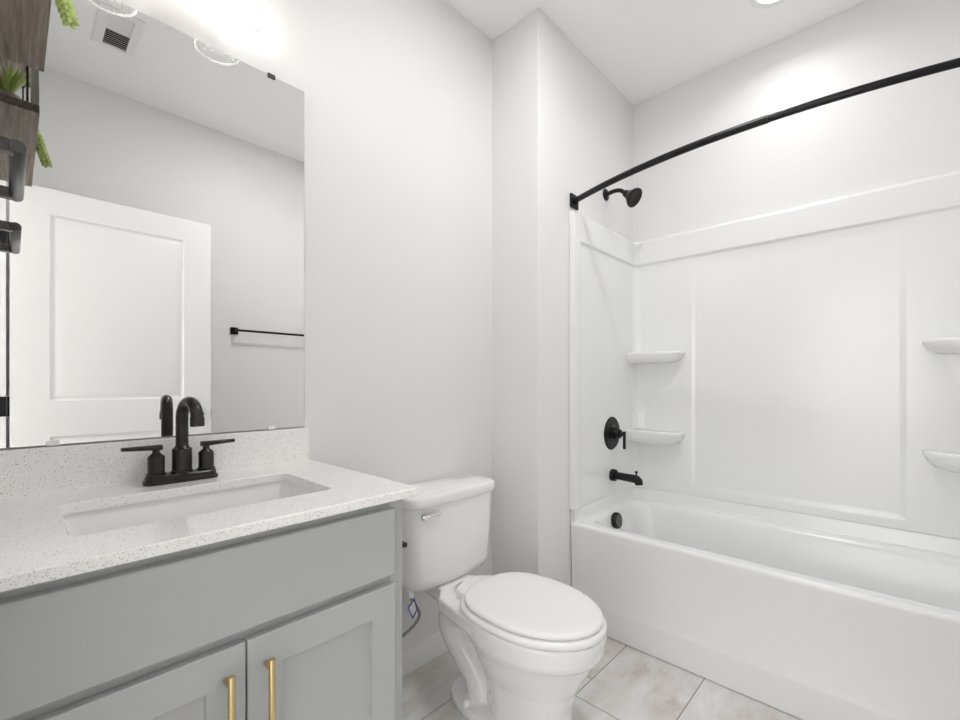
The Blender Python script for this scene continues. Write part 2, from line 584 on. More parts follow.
# face frame
bx(bm, VX - 0.0195, VX, VY0, VY0 + 0.035, 0.0998, 0.861)
bx(bm, VX - 0.0195, VX, VY1 - 0.035, VY1 + 0.001, 0.0998, 0.861)
for z0, z1 in ((0.10, 0.14), (0.655, 0.70), (0.826, 0.861)):
    bx(bm, VX - 0.0192, VX - 0.0003, VY0 + 0.035, VY1 - 0.035, z0, z1)
link('face_frame', bm, 'cabinet', van, bevel=0.001, segs=2)
box('drawer_front', VX + 0.0003, VX + 0.020, -0.030, 0.612, 0.685, 0.838, 'cabinet', van, bevel=0.003)
for k, (ya, yb) in enumerate(((-0.030, 0.2885), (0.2915, 0.612))):
    bm = bmesh.new()
    w = yb - ya
    paneled(bm, w, 0.547, 0.0195, [(0.062, w - 0.062, 0.062, 0.547 - 0.064)], [(0.0012, -0.0095), (0.003, -0.0098)],
            (VX + 0.020, ya, 0.118), (0, 1, 0), (0, 0, 1), (1, 0, 0))
    d = link('cabinet_door', bm, 'cabinet', van, bevel=0.0018, segs=2)
    hy = 0.256 if k == 0 else 0.3225
    bm = bmesh.new()
    lathe(bm, [(0, 0.0052), (0.001, 0.006), (0.168, 0.006), (0.169, 0.0052)], (VX + 0.050, hy, 0.463), (0, 0, 1), 24)
    for zz in (0.483, 0.612):
        lathe(bm, [(0, 0.0048), (0.0302, 0.0048)], (VX + 0.020, hy, zz), (1, 0, 0), 16)
    h = link('handle', bm, 'gold', d, smooth=50)
    h['label'] = 'brushed brass bar handle'

# toilet paper holder on the cabinet side
bm = bmesh.new()
lathe(bm, [(0, 0.022), (0.007, 0.022), (0.009, 0.007), (0.068, 0.007)], (0.447, VY1 + 0.0015, 0.70), (0, 1, 0), 20)
tube(bm, [(0.452, VY1 + 0.070, 0.70), (0.30, VY1 + 0.070, 0.70)], 0.0068)
lathe(bm, [(0, 0.0068), (0.003, 0.009), (0.010, 0.009), (0.011, 0.006)], (0.302, VY1 + 0.070, 0.70), (-1, 0, 0), 16)
tag(link('toilet_paper_holder', bm, 'black', smooth=50), 'small black toilet paper holder on the side of the grey vanity', 'paper holder')

# ------------------------------------------------------------------ countertop with cutout, backsplash
CT, CB = 0.882, 0.862
CY0, CY1, CXF = -0.0485, 0.660, 0.577
top = thing('countertop', 'white speckled quartz vanity countertop with a rectangular sink opening', 'countertop')
bm = bmesh.new()
seg = 8
inner = lambda z: rrect(0.175, 0.446, 0.065, 0.517, 0.022, z, seg)
# outer ring has the same point count, projected on the slab rectangle
def outer(z, x0=0.0225, x1=CXF, y0=CY0, y1=CY1):
    pts = []
    for (cx, cy) in ((x1, y1), (x0, y1), (x0, y0), (x1, y0)):
        pts += [(cx, cy, z)] * (seg + 1)
    return pts
e = 0.0018
rings = [inner(CB), inner(CT - e), rrect(0.175 - e, 0.446 + e, 0.065 - e, 0.517 + e, 0.022 + e, CT, seg),
         outer(CT, 0.0225, CXF - e, CY0, CY1 - e), outer(CT - e), outer(CB + e), outer(CB, 0.0225, CXF - e, CY0, CY1 - e), inner(CB)]
vr = [[bm.verts.new(p) for p in r] for r in rings]
for a, b in zip(vr[:-1], vr[1:]):
    for i in range(len(a)):
        j = (i + 1) % len(a)
        vs = []
        for v in (a[i], a[j], b[j], b[i]):
            if all((v.co - w.co).length > 1e-7 for w in vs):
                vs.append(v)
        if len(vs) >= 3:
            bm.faces.new(vs)
link('slab', bm, 'quartz', top, smooth=35)
bm = bmesh.new()
bx(bm, 0.001, 0.0215, CY0, CY1 - 0.001, CB, 0.984)
link('backsplash', bm, 'quartz', top, bevel=0.0015, segs=2)

# ------------------------------------------------------------------ sink
sink = thing('undermount_sink', 'white rectangular undermount sink set below the countertop', 'sink')
bm = bmesh.new()
ZT = CB - 0.0008
sx = [(-0.004, 0, 0.028), (-0.004, -0.004, 0.028), (0.0, -0.02, 0.03), (0.006, -0.06, 0.035), (0.014, -0.10, 0.04), (0.030, -0.122, 0.045), (0.060, -0.130, 0.04), (0.105, -0.134, 0.02)]
rings = [rrect(0.145, 0.476, 0.035, 0.547, 0.03, ZT, 8)]
for ins, dz, r in sx:
    k = 1.0 if ins < 0.02 else 1.0
    ry = ins if ins < 0.02 else ins * 1.0
    extra = 0.0 if dz > -0.11 else (-dz - 0.11) * 0
    rings.append(rrect(0.172 + ins, 0.449 - ins, 0.062 + ry * 1.6, 0.520 - ry * 1.6, r, ZT + dz, 8))
outr = [rrect(0.155, 0.466, 0.045, 0.537, 0.03, ZT - 0.012, 8), rrect(0.165, 0.456, 0.06, 0.522, 0.04, ZT - 0.10, 8), rrect(0.25, 0.37, 0.2, 0.38, 0.04, ZT - 0.150, 8)]
loft(bm, outr[::-1] + [rrect(0.145, 0.476, 0.035, 0.547, 0.03, ZT - 0.012, 8)] + rings)
link('basin', bm, 'porcelain', sink, smooth=60)
bm = bmesh.new()
lathe(bm, [(0, 0.03), (0.003, 0.03), (0.004, 0.024), (0.002, 0.02), (0.004, 0.012), (0.005, 0.0)], (0.31, 0.291, ZT - 0.134), (0, 0, 1), 28)
link('drain', bm, 'bronze', sink, smooth=40)

# ------------------------------------------------------------------ faucet
fc = thing('sink_faucet', 'dark bronze two-handle centerset faucet with a gooseneck spout', 'faucet')
FX, FYc = 0.088, 0.296
bm = bmesh.new()
loft(bm, [rrect(FX - 0.027, FX + 0.027, FYc - 0.080, FYc + 0.080, 0.026, CT + 0.0005),
          rrect(FX - 0.027, FX + 0.027, FYc - 0.080, FYc + 0.080, 0.026, CT + 0.008),
          rrect(FX - 0.0235, FX + 0.0235, FYc - 0.0765, FYc + 0.0765, 0.023, CT + 0.010),
          rrect(FX - 0.0235, FX + 0.0235, FYc - 0.0765, FYc + 0.0765, 0.023, CT + 0.018),
          rrect(FX - 0.021, FX + 0.021, FYc - 0.074, FYc + 0.074, 0.021, CT + 0.021)])
link('base_plate', bm, 'bronze', fc, smooth=35)
bm = bmesh.new()
z = CT + 0.020
lathe(bm, [(0, 0.024), (0.006, 0.024), (0.008, 0.0215), (0.060, 0.0215), (0.064, 0.017), (0.068, 0.0142)], (FX, FYc, z), (0, 0, 1), 32)
pts = [(FX, FYc, z + 0.060), (FX, FYc, z + 0.137)]
for k in range(1, 13):
    a = PI - k * (PI * 0.97) / 12
    pts.append((FX + (0.041 + 0.041 * math.cos(a)) * 0.98, FYc + (0.041 + 0.041 * math.cos(a)) * 0.16, z + 0.137 + 0.041 * math.sin(a)))
tube(bm, pts, 0.0138, 24)
p = Vector(pts[-1])
lathe(bm, [(-0.004, 0.0138), (0.0, 0.0155), (0.020, 0.0155), (0.021, 0.012)], p, (0.06, 0, -1), 24)
link('spout', bm, 'bronze', fc, smooth=50)
bm = bmesh.new()
lathe(bm, [(0, 0.003), (0.02, 0.003), (0.021, 0.006), (0.032, 0.006), (0.033, 0.004)], (FX - 0.024 + 0.002, FYc, z + 0.0), (0, 0, 1), 14)
link('lift_rod', bm, 'bronze', fc, smooth=50)
for s in (-1, 1):
    hy = FYc + s * 0.0535
    bm = bmesh.new()
    lathe(bm, [(0, 0.0205), (0.006, 0.0205), (0.008, 0.0175), (0.046, 0.0175), (0.050, 0.0135), (0.055, 0.008), (0.066, 0.0075)], (FX, hy, z), (0, 0, 1), 28)
    hd = link('handle', bm, 'bronze', fc, smooth=45)
    bm = bmesh.new()
    ring = lambda y, zz, hx, hz: [(FX + hx * cx, y, zz + hz * cz) for cx, cz in ((1, .6), (.6, 1), (-.6, 1), (-1, .6), (-1, -.6), (-.6, -1), (.6, -1), (1, -.6))]
    loft(bm, [ring(hy - s * 0.012, z + 0.068, 0.0085, 0.0062), ring(hy, z + 0.068, 0.0085, 0.0062), ring(hy + s * 0.067, z + 0.070, 0.0062, 0.0042)])
    link('lever', bm, 'bronze', hd, smooth=50)

# ------------------------------------------------------------------ mirror
mir = thing('wall_mirror', 'large frameless rectangular mirror resting on the backsplash', 'mirror')
MY0, MY1, MZ0, MZ1 = -0.045, 0.648, 0.987, 2.062
box('mirror_back', 0.002, 0.0095, MY0, MY1, MZ0, MZ1, 'edge', mir)
box('mirror_glass', 0.0097, 0.0105, MY0 + 0.0008, MY1 - 0.0012, MZ0 + 0.0008, MZ1 - 0.0008, 'mirror', mir)
for yy, zz, mm in ((0.065, MZ0, 'clear_plastic'), (0.545, MZ0, 'clear_plastic'), (0.545, MZ1, 'bronze'), (0.07, MZ1, 'bronze')):
    bm = bmesh.new()
    up = 1 if zz == MZ0 else -1
    bx(bm, 0.0108, 0.0135, yy - 0.011, yy + 0.011, zz - 0.001 if up == 1 else zz - 0.009, zz + 0.009 if up == 1 else zz + 0.001)
    if up == -1:
        bx(bm, 0.0005, 0.0135, yy - 0.011, yy + 0.011, zz + 0.0012, zz + 0.004)
    link('mirror_clip', bm, mm, mir, bevel=0.001, segs=2)

# ------------------------------------------------------------------ vanity light
vl = thing('vanity_light', 'two-bulb wall light with clear seeded glass shades above the mirror', 'wall light')
bm = bmesh.new()
loft(bm, [rrect(0.20, 0.40, 2.255, 2.345, 0.02, 0.0), rrect(0.20, 0.40, 2.255, 2.345, 0.02, 0.016), rrect(0.205, 0.395, 2.26, 2.34, 0.018, 0.02)])
for v in bm.verts:
    x, y, zz = v.co
    v.co = (0.001 + zz, x, y)
link('backplate', bm, 'black', vl, smooth=40)
bm = bmesh.new()
tube(bm, [(0.102, 0.13, 2.30), (0.102, 0.465, 2.30)], 0.009)
tube(bm, [(0.018, 0.30, 2.30), (0.102, 0.30, 2.30)], 0.009)
link('crossbar', bm, 'black', vl, smooth=50)
for yy in (0.172, 0.425):
    bm = bmesh.new()
    lathe(bm, [(0, 0.008), (0.02, 0.008), (0.022, 0.026), (0.062, 0.028), (0.064, 0.02)], (0.102, yy, 2.305), (0, 0, -1), 28)
    link('socket', bm, 'black', vl, smooth=40)
    bm = bmesh.new()
    prof = [(0.0, 0.030), (0.012, 0.040), (0.04, 0.047), (0.09, 0.053), (0.128, 0.058), (0.132, 0.0595), (0.135, 0.058)]
    inn = [(h, r - 0.0028) for h, r in prof[::-1]]
    lathe(bm, prof + inn, (0.102, yy, 2.255), (0, 0, -1), 48, False, False)
    gs = link('glass_shade', bm, 'glass', vl, smooth=60)
    bm = bmesh.new()
    lathe(bm, [(0.1335, 0.0595), (0.1335, 0.0555), (0.1355, 0.0545), (0.138, 0.0555), (0.139, 0.058), (0.137, 0.0605), (0.1335, 0.0595)], (0.102, yy, 2.255), (0, 0, -1), 48, False, False)
    link('shade_rim', bm, 'glass_rim', gs, smooth=60)
    bm = bmesh.new()
    pr = [(0, 0.012), (0.012, 0.013)] + [(0.045 - 0.030 * math.cos(a), 0.030 * math.sin(a)) for a in [math.radians(d) for d in range(35, 181, 12)]] + [(0.075, 0)]
    lathe(bm, pr, (0.102, yy, 2.243), (0, 0, -1), 28)
    link('bulb', bm, 'bulb', vl, smooth=60)

# ------------------------------------------------------------------ ceiling downlight and vent
for lx, ly, lab in ((1.03, 2.15, 'round lit recessed downlight in the ceiling over the tub'),
                    (0.85, 1.15, 'added fill downlight, unseen, in the ceiling over the floor in front of the toilet')):  # made-up fixture to go with the room's fill lamp, out of view
    dl = thing('ceiling_downlight', lab, 'ceiling light', group='recessed ceiling downlights')
    bm = bmesh.new()
    lathe(bm, [(-0.0005, 0.072), (-0.0005, 0.098), (0.004, 0.096), (0.0055, 0.082), (0.002, 0.072)], (lx, ly, HC - 0.0005), (0, 0, -1), 48, False, False)
    link('trim_ring', bm, 'trim', dl, smooth=40)
    bm = bmesh.new()
    lathe(bm, [(0.0, 0.0715), (0.0015, 0.0715)], (lx, ly, HC - 0.0008), (0, 0, -1), 40)
    link('lens', bm, 'lens', dl, smooth=40)

vt = thing('ceiling_vent', 'white ceiling air register with dark slots, seen in the mirror', 'vent')
VXa, VXb, VYa, VYb = 1.075, 1.375, 0.255, 0.415
bm = bmesh.new()
q = lambda i, z: [(VXa + i, VYa + i, z), (VXb - i, VYa + i, z), (VXb - i, VYb - i, z), (VXa + i, VYb - i, z)]
qi = lambda i, z: [(1.098, 0.295, z), (1.352, 0.295, z), (1.352, 0.382, z), (1.098, 0.382, z)]
vz = HC - 0.0006
loft(bm, [qi(0, vz), q(0, vz), q(0, vz - 0.004), q(0.006, vz - 0.007), qi(0, vz - 0.009), qi(0, vz)], False, False)
link('vent_frame', bm, 'trim', vt, smooth=20)
box('vent_throat', 1.098, 1.352, 0.295, 0.382, HC - 0.0016, HC - 0.0006, 'gap', vt)
bm = bmesh.new()
for k in range(16):
    x = 1.106 + k * 0.0162
    s = 1 if x > 1.222 else -1
    vs = [(x - 0.006 * s, 0.2955, vz - 0.0085), (x + 0.004 * s, 0.2955, vz - 0.002), (x + 0.005 * s, 0.2955, vz - 0.003), (x - 0.005 * s, 0.2955, vz - 0.0092)]
    vs2 = [(a, 0.3815, c) for a, b, c in vs]
    loft(bm, [vs, vs2])
link('louvers', bm, 'trim', vt)

# ------------------------------------------------------------------ towel bar on the right wall
tb = thing('towel_bar', 'slim black towel bar on the right wall, seen in the mirror', 'towel bar')
for yy in (1.005, 1.625):
    bm = bmesh.new()
    vs = bx(bm, WX - 0.009, WX - 0.0005, yy - 0.023, yy + 0.023, 1.445, 1.491)
    bx(bm, WX - 0.066, WX - 0.0088, yy - 0.009, yy + 0.009, 1.459, 1.477)
    link('bracket', bm, 'black', tb, bevel=0.0015, segs=2)
bm = bmesh.new()
lathe(bm, [(0, 0.0075), (0.64, 0.0075)], (WX - 0.062, 0.995, 1.468), (0, 1, 0), 16)
link('bar', bm, 'black', tb, smooth=50)

# short towel bar on the wall by the mirror
hb = thing('hand_towel_bar', 'short round black towel bar on the entry wall beside the mirror', 'towel bar')
bm = bmesh.new()
HZ, HY = 1.495, 0.007
lathe(bm, [(0, 0.0098), (0.0012, 0.0105), (0.272, 0.0105), (0.2732, 0.0098)], (0.132, HY, HZ), (1, 0, 0), 28)
link('bar', bm, 'gunmetal', hb, smooth=50)
for xx in (0.145, 0.392):
    bm = bmesh.new()
    bx(bm, xx - 0.010, xx + 0.010, FY + 0.0075, HY - 0.004, HZ - 0.010, HZ + 0.010)
    bx(bm, xx - 0.022, xx + 0.022, FY + 0.0005, FY + 0.008, HZ - 0.022, HZ + 0.022)
    link('bracket', bm, 'gunmetal', hb, bevel=0.002, segs=2)

# ------------------------------------------------------------------ shelf unit with plants
SX0, SX1, SY1, SZ = 0.112, 0.692, 0.047, 1.770
sh = thing('wall_shelf', 'weathered grey wood two-tier shelf on the entry wall near the mirror', 'shelf')
for zz in (SZ, 2.087):
    box('shelf_board', SX0, SX1, FY + 0.001, SY1, zz, zz + 0.020, 'wood', sh, bevel=0.0015, segs=2)
for xx in (SX0 + 0.003, SX1 - 0.017):
    box('shelf_post', xx, xx + 0.014, SY1 - 0.015, SY1 - 0.0005, SZ + 0.0202, 2.0868, 'white_wood', sh, bevel=0.001, segs=2)
    bm = bmesh.new()
    bx(bm, xx + 0.001, xx + 0.012, SY1 - 0.0225, SY1 - 0.0185, SZ + 0.0202, 2.0868)
    link('metal_rod', bm, 'black', sh)


def leaf(bm, base, tip, w, sag=0.0, th=0.0015, n=7):
    base, tip = Vector(base), Vector(tip)
    d = tip - base
    side = d.cross(Vector((0, 0, 1)))
    if side.length < 1e-5:
        side = Vector((1, 0, 0))
    side.normalize()
    nr = side.cross(d).normalized()
    rings = []
    for k in range(n):
        t = k / (n - 1)
        ww = w * (math.sin(PI * (0.25 + 0.75 * t)) if t < 1 else 0.02) + 0.0002
        p = base + d * t + Vector((0, 0, -sag * t * t))
        rings.append([p + side * ww, p + nr * th * (1.2 - t), p - side * ww, p - nr * th * (1.2 - t)])
    loft(bm, rings)


sp = thing('spiky_potted_plant', 'small potted plant with spiky light green leaves on the shelf end', 'plant')
px, py, pz = 0.175, -0.004, SZ + 0.0205
bm = bmesh.new()
lathe(bm, [(0, 0.017), (0.001, 0.019), (0.026, 0.023), (0.027, 0.0205), (0.022, 0.020), (0.0215, 0.0)], (px, py, pz), (0, 0, 1), 24)
link('pot', bm, 'pot', sp, smooth=40)
for k in range(64):
    a = k * 2.399
    el = 0.25 + 1.15 * ((k * 0.618) % 1)
    L = 0.066 + 0.042 * random.random()
    dv = Vector((math.cos(a) * math.cos(el), math.sin(a) * math.cos(el), math.sin(el)))
    bm = bmesh.new()
    b0 = Vector((px, py, pz + 0.022)) + dv * 0.004
    tip = b0 + dv * L
    if tip.y < FY + 0.005:
        tip.y = FY + 0.005
    leaf(bm, b0, tip, 0.0028, sag=0.034 * math.cos(el))
    link('leaf', bm, 'leaf_light' if k % 3 else 'leaf', sp, smooth=60)

ts = thing('trailing_potted_plant', 'potted trailing succulent whose bead-leaf strand hangs over the shelf edge', 'plant')
px, py = 0.372, -0.002
bm = bmesh.new()
lathe(bm, [(0, 0.026), (0.001, 0.028), (0.05, 0.034), (0.052, 0.031), (0.045, 0.030), (0.0445, 0.0)], (px, py, pz), (0, 0, 1), 24)
link('pot', bm, 'pot', ts, smooth=40)
for (sx_, ln, ysp) in ((0.0, 1.0, 0.0),):
    path = spline([(px, py + 0.005, pz + 0.045), (px, py + 0.030, pz + 0.058), (px + sx_, 0.050, pz + 0.024), (px + sx_, 0.060, pz - 0.012), (px + sx_ * 1.3, 0.069, pz - 0.044 * ln)], 7)
    bm = bmesh.new()
    tube(bm, path, 0.0012, 8)
    link('stem', bm, 'leaf', ts, smooth=60)
    n = len(path)
    bm = bmesh.new()
    for i in range(2, n):
        dirv = (path[i] - path[i - 1]).normalized()
        a, b = frame_of(dirv)
        for j in range(4):
            an = j * PI / 2 + i * 0.8
            rad = a * math.cos(an) + b * math.sin(an)
            rr = 0.0062 * (1.0 if i < n - 3 else 0.8)
            c0 = path[i] + rad * 0.0015
            dd = (rad * 0.9 + dirv * 0.75).normalized()
            lathe(bm, [(0, 0.001), (0.002, rr * 0.7), (0.0055, rr), (0.010, rr * 0.75), (0.0145, 0.0)], c0, dd, 8)
    o = link('leaves', bm, 'leaf_light', ts, smooth=80)
    o['kind'] = 'stuff'

# ------------------------------------------------------------------ toilet
TYc = 1.152
toi = thing('toilet', 'white two-piece toilet with closed lid between the vanity and tub', 'toilet')


def outline(z, pts, n=56):
    """pts (x, halfwidth) along x; closed ring of even resolution"""
    xs = [p[0] for p in pts]
    side = spline([(x, w, 0) for x, w in pts], 6)
    # resample by arc length
    L = [0]
    for a, b in zip(side[:-1], side[1:]):
        L.append(L[-1] + (b - a).length)
    m = n // 2
    res = []
    for k in range(m + 1):
        t = L[-1] * k / m
        i = max(j for j in range(len(L)) if L[j] <= t + 1e-9)
        i = min(i, len(side) - 2)
        f = (t - L[i]) / max(L[i + 1] - L[i], 1e-9)
        res.append(side[i].lerp(side[i + 1], f))
    ring = [(p.x, TYc - max(p.y, 0), z) for p in res] + [(p.x, TYc + max(p.y, 0), z) for p in res[-2:0:-1]]
    return ring


def ell(x0, x1, hw, z, xm=None, n=56, p=2.0, pb=None):
    """egg: widest at xm"""
    xm = xm if xm is not None else (x0 + x1) / 2
    pb = pb or p
    ring = []
    for k in range(n):
        a = 2 * PI * k / n
        c, s = math.cos(a), math.sin(a)
        rx = (x1 - xm) if c > 0 else (xm - x0)
        q_ = p if c > 0 else pb
        ring.append((xm + rx * math.copysign(abs(c) ** (2 / q_), c), TYc + hw * math.copysign(abs(s) ** (2 / q_), s), z))
    return ring


bm = bmesh.new()
# bowl with a distinct rim band
loft(bm, [ell(0.195, 0.672, 0.106, 0.0, 0.42, p=2.4), ell(0.195, 0.672, 0.106, 0.030, 0.42, p=2.4),
          ell(0.40, 0.668, 0.100, 0.045, 0.50, p=2.4), ell(0.40, 0.674, 0.104, 0.13, 0.50, p=2.3), ell(0.385, 0.690, 0.118, 0.19, 0.50, p=2.2),
          ell(0.352, 0.715, 0.140, 0.235, 0.50), ell(0.322, 0.742, 0.160, 0.285, 0.51),
          ell(0.30, 0.757, 0.172, 0.310, 0.52), ell(0.296, 0.770, 0.178, 0.322, 0.525), ell(0.29, 0.778, 0.183, 0.337, 0.53),
          ell(0.285, 0.782, 0.185, 0.382, 0.53), ell(0.288, 0.778, 0.182, 0.388, 0.53)])
# rear deck
rd = [(0.070, 0.070), (0.19, 0.085), (0.235, 0.132), (0.33, 0.150), (0.42, 0.166), (0.50, 0.174)]
def deck(z, s):
    return [(x, TYc - w * s, z) for x, w in rd] + [(x, TYc + w * s, z) for x, w in rd[::-1]]
loft(bm, [deck(0.328, 0.93), deck(0.338, 0.99), deck(0.377, 1.0), deck(0.382, 0.98)])
# trapway: S-shaped body under the deck
def tw(pts):
    rings = []
    P = spline([p[:2] + (0,) for p in pts], 5)
    n_ = len(P)
    ks = len(pts) - 1
    for i, p in enumerate(P):
        t = i / 5
        k = min(int(t), ks - 1); f = t - k
        rx = pts[k][2] * (1 - f) + pts[k + 1][2] * f
        ry = pts[k][3] * (1 - f) + pts[k + 1][3] * f
        if i == 0: d = P[1] - P[0]
        elif i == n_ - 1: d = P[-1] - P[-2]
        else: d = P[i + 1] - P[i - 1]
        d.normalize()
        nx, nz = -d.y, d.x
        rings.append([(p.x + nx * rx * math.cos(a), TYc + ry * math.sin(a), p.y + nz * rx * math.cos(a)) for a in [2 * PI * q_ / 28 for q_ in range(28)]])
    loft(bm, rings)
tw([(0.29, 0.355, 0.07, 0.095), (0.218, 0.300, 0.070, 0.088), (0.202, 0.235, 0.068, 0.080), (0.255, 0.15, 0.058, 0.068), (0.31, 0.09, 0.055, 0.060), (0.34, 0.02, 0.07, 0.07)])
tw([(0.31, 0.25, 0.05, 0.055), (0.37, 0.22, 0.05, 0.055), (0.42, 0.17, 0.055, 0.07), (0.45, 0.08, 0.08, 0.08)])
bowl = link('bowl', bm, 'porcelain', toi, smooth=180)
rm = bowl.modifiers.new('remesh', 'REMESH')
rm.mode = 'VOXEL'
rm.voxel_size = 0.0045
rm.use_smooth_shade = True
sm = bowl.modifiers.new('smooth', 'SMOOTH')
sm.factor = 0.5
sm.iterations = 6
for s in (-1, 1):
    bm = bmesh.new()
    lathe(bm, [(0, 0.016), (0.006, 0.016), (0.013, 0.013), (0.017, 0.008), (0.019, 0)], (0.325, TYc + s * 0.083, 0.0305), (0, 0, 1), 24)
    link('bolt_cap', bm, 'seat', toi, smooth=60)
# tank
bm = bmesh.new()
def trect(x0, x1, hw, z, r, bow=0.012, seg=10):
    pts = rrect(x0, x1, TYc - hw, TYc + hw, r, z, seg)
    out = []
    for (x, y, zz) in pts:
        f = (x - x0) / (x1 - x0)
        out.append((x + bow * f * (1 - ((y - TYc) / hw) ** 2), y, zz))
    # extra points along the front edge so that it bows
    i = 3 * (seg + 1) + seg   # last point (front, right before wrapping)
    a, b = out[i], out[0]
    ext = []
    for k in range(1, 12):
        t = k / 12
        y = a[1] + (b[1] - a[1]) * t
        ext.append((x1 + bow * (1 - ((y - TYc) / hw) ** 2), y, z))
    return out + ext
loft(bm, [trect(0.045, 0.155, 0.170, 0.386, 0.045), trect(0.032, 0.173, 0.188, 0.393, 0.05), trect(0.022, 0.184, 0.200, 0.430, 0.042),
          trect(0.020, 0.188, 0.207, 0.55, 0.04), trect(0.020, 0.192, 0.213, 0.690, 0.04)])
link('tank', bm, 'porcelain', toi, smooth=60)
bm = bmesh.new()
loft(bm, [trect(0.014, 0.197, 0.219, 0.6905, 0.04), trect(0.012, 0.200, 0.222, 0.696, 0.04), trect(0.011, 0.202, 0.224, 0.722, 0.04),
          trect(0.014, 0.198, 0.221, 0.730, 0.038), trect(0.022, 0.190, 0.212, 0.734, 0.034)])
link('tank_lid', bm, 'porcelain', toi, smooth=70)
bm = bmesh.new()
lathe(bm, [(0, 0.014), (0.006, 0.013), (0.016, 0.008)], (0.197, 0.990, 0.660), (1, 0, 0), 20)
sg = [((0.211, 0.972, 0.662), 0.006), ((0.213, 0.985, 0.663), 0.0085), ((0.213, 1.01, 0.664), 0.007), ((0.213, 1.04, 0.664), 0.0065), ((0.212, 1.052, 0.663), 0.004)]
tube(bm, [p for p, r in sg], [r for p, r in sg], 16)
o = link('flush_lever', bm, 'chrome', toi, smooth=70)
o['label'] = 'chrome flush lever'
# seat and lid
bm = bmesh.new()
S0, S1, SM = 0.305, 0.782, 0.535
loft(bm, [ell(S0 + 0.006, S1 - 0.004, 0.181, 0.3905, SM, pb=2.7), ell(S0 + 0.001, S1, 0.185, 0.394, SM, pb=2.7), ell(S0, S1 + 0.001, 0.186, 0.402, SM, pb=2.7),
          ell(S0 + 0.004, S1 - 0.003, 0.183, 0.409, SM, pb=2.7), ell(S0 + 0.012, S1 - 0.012, 0.174, 0.4115, SM, pb=2.7)])
link('seat', bm, 'seat', toi, smooth=80)
bm = bmesh.new()
Lz = 0.4145
def ll(i, z):
    return ell(S0 + 0.014 + i, S1 - 0.010 - i, 0.176 - i, z, SM, pb=2.7)
loft(bm, [ll(0.012, Lz), ll(0.002, Lz + 0.0015), ll(0, Lz + 0.004), ll(0, Lz + 0.009), ll(0.0015, Lz + 0.0125), ll(0.005, Lz + 0.0155), ll(0.011, Lz + 0.017),
          ll(0.05, Lz + 0.0178), ll(0.10, Lz + 0.0183), ll(0.15, Lz + 0.0185)])
link('seat_lid', bm, 'seat', toi, smooth=80)
for s in (-1, 1):
    bm = bmesh.new()
    loft(bm, [rrect(0.278, 0.318, TYc + s * 0.077 - 0.013, TYc + s * 0.077 + 0.013, 0.008, zz) for zz in (0.3825, 0.402)] +
         [rrect(0.282, 0.314, TYc + s * 0.077 - 0.010, TYc + s * 0.077 + 0.010, 0.006, 0.407)])
    link('seat_hinge', bm, 'seat', toi, smooth=50)

# water supply line
wl = thing('water_supply_line', 'braided steel water supply hose with shutoff valve under the toilet tank', 'supply line')
bm = bmesh.new()
tube(bm, spline([(0.118, 0.992, 0.382), (0.118, 0.992, 0.35), (0.112, 1.02, 0.31), (0.100, 1.045, 0.265), (0.085, 1.03, 0.225), (0.06, 0.985, 0.185), (0.045, 0.955, 0.150)], 7), 0.0058, 12)
link('hose', bm, 'braid', wl, smooth=60)
bm = bmesh.new()
lathe(bm, [(0, 0.013), (0.008, 0.013), (0.010, 0.010), (0.030, 0.009)], (0.118, 0.992, 0.3850), (0, 0, -1), 8)
link('hose_nut', bm, 'clear_plastic', wl, smooth=30)
bm = bmesh.new()
lathe(bm, [(0, 0.025), (0.003, 0.024), (0.008, 0.009), (0.05, 0.009)], (0.0005, 0.955, 0.14), (1, 0, 0), 20)
lathe(bm, [(0, 0.008), (0.025, 0.008)], (0.045, 0.955, 0.130), (0, 0, 1), 12)
link('shutoff_valve', bm, 'chrome', wl, smooth=40)
bm = bmesh.new()
loft(bm, [[(0.051 + h, 0.965 + 0.020 * math.cos(a) * k, 0.14 + 0.012 * math.sin(a) * k) for a in [2 * PI * i / 20 for i in range(20)]] for h, k in ((0, .9), (0.004, 1), (0.010, 1), (0.013, .8))])
link('valve_handle', bm, 'chrome', wl, smooth=50)
bm = bmesh.new()
tc_ = Vector((0.118, 1.000, 0.312)); tr_ = Vector((0.70, 0.70, 0.05)); tu_ = Vector((0.1, -0.08, 1)).normalized()
tp = [tc_ + tr_ * a + tu_ * b for a, b in ((0.006, 0.040), (0.018, -0.004), (0.0, -0.042), (-0.020, 0.004))]
nn = tr_.cross(tu_).normalized() * 0.0006
loft(bm, [[p + nn for p in tp], [p - nn for p in tp]])
tg = link('tag', bm, 'blue', wl)
tg['label'] = 'blue and white paper tag'
bm = bmesh.new()
cc = sum(tp, Vector()) / 4
t2 = [cc + (p - cc) * 0.72 for p in tp]
loft(bm, [[p + nn * 1.9 for p in t2], [p + nn * 1.1 for p in t2]])
link('tag_print', bm, 'paper', tg)

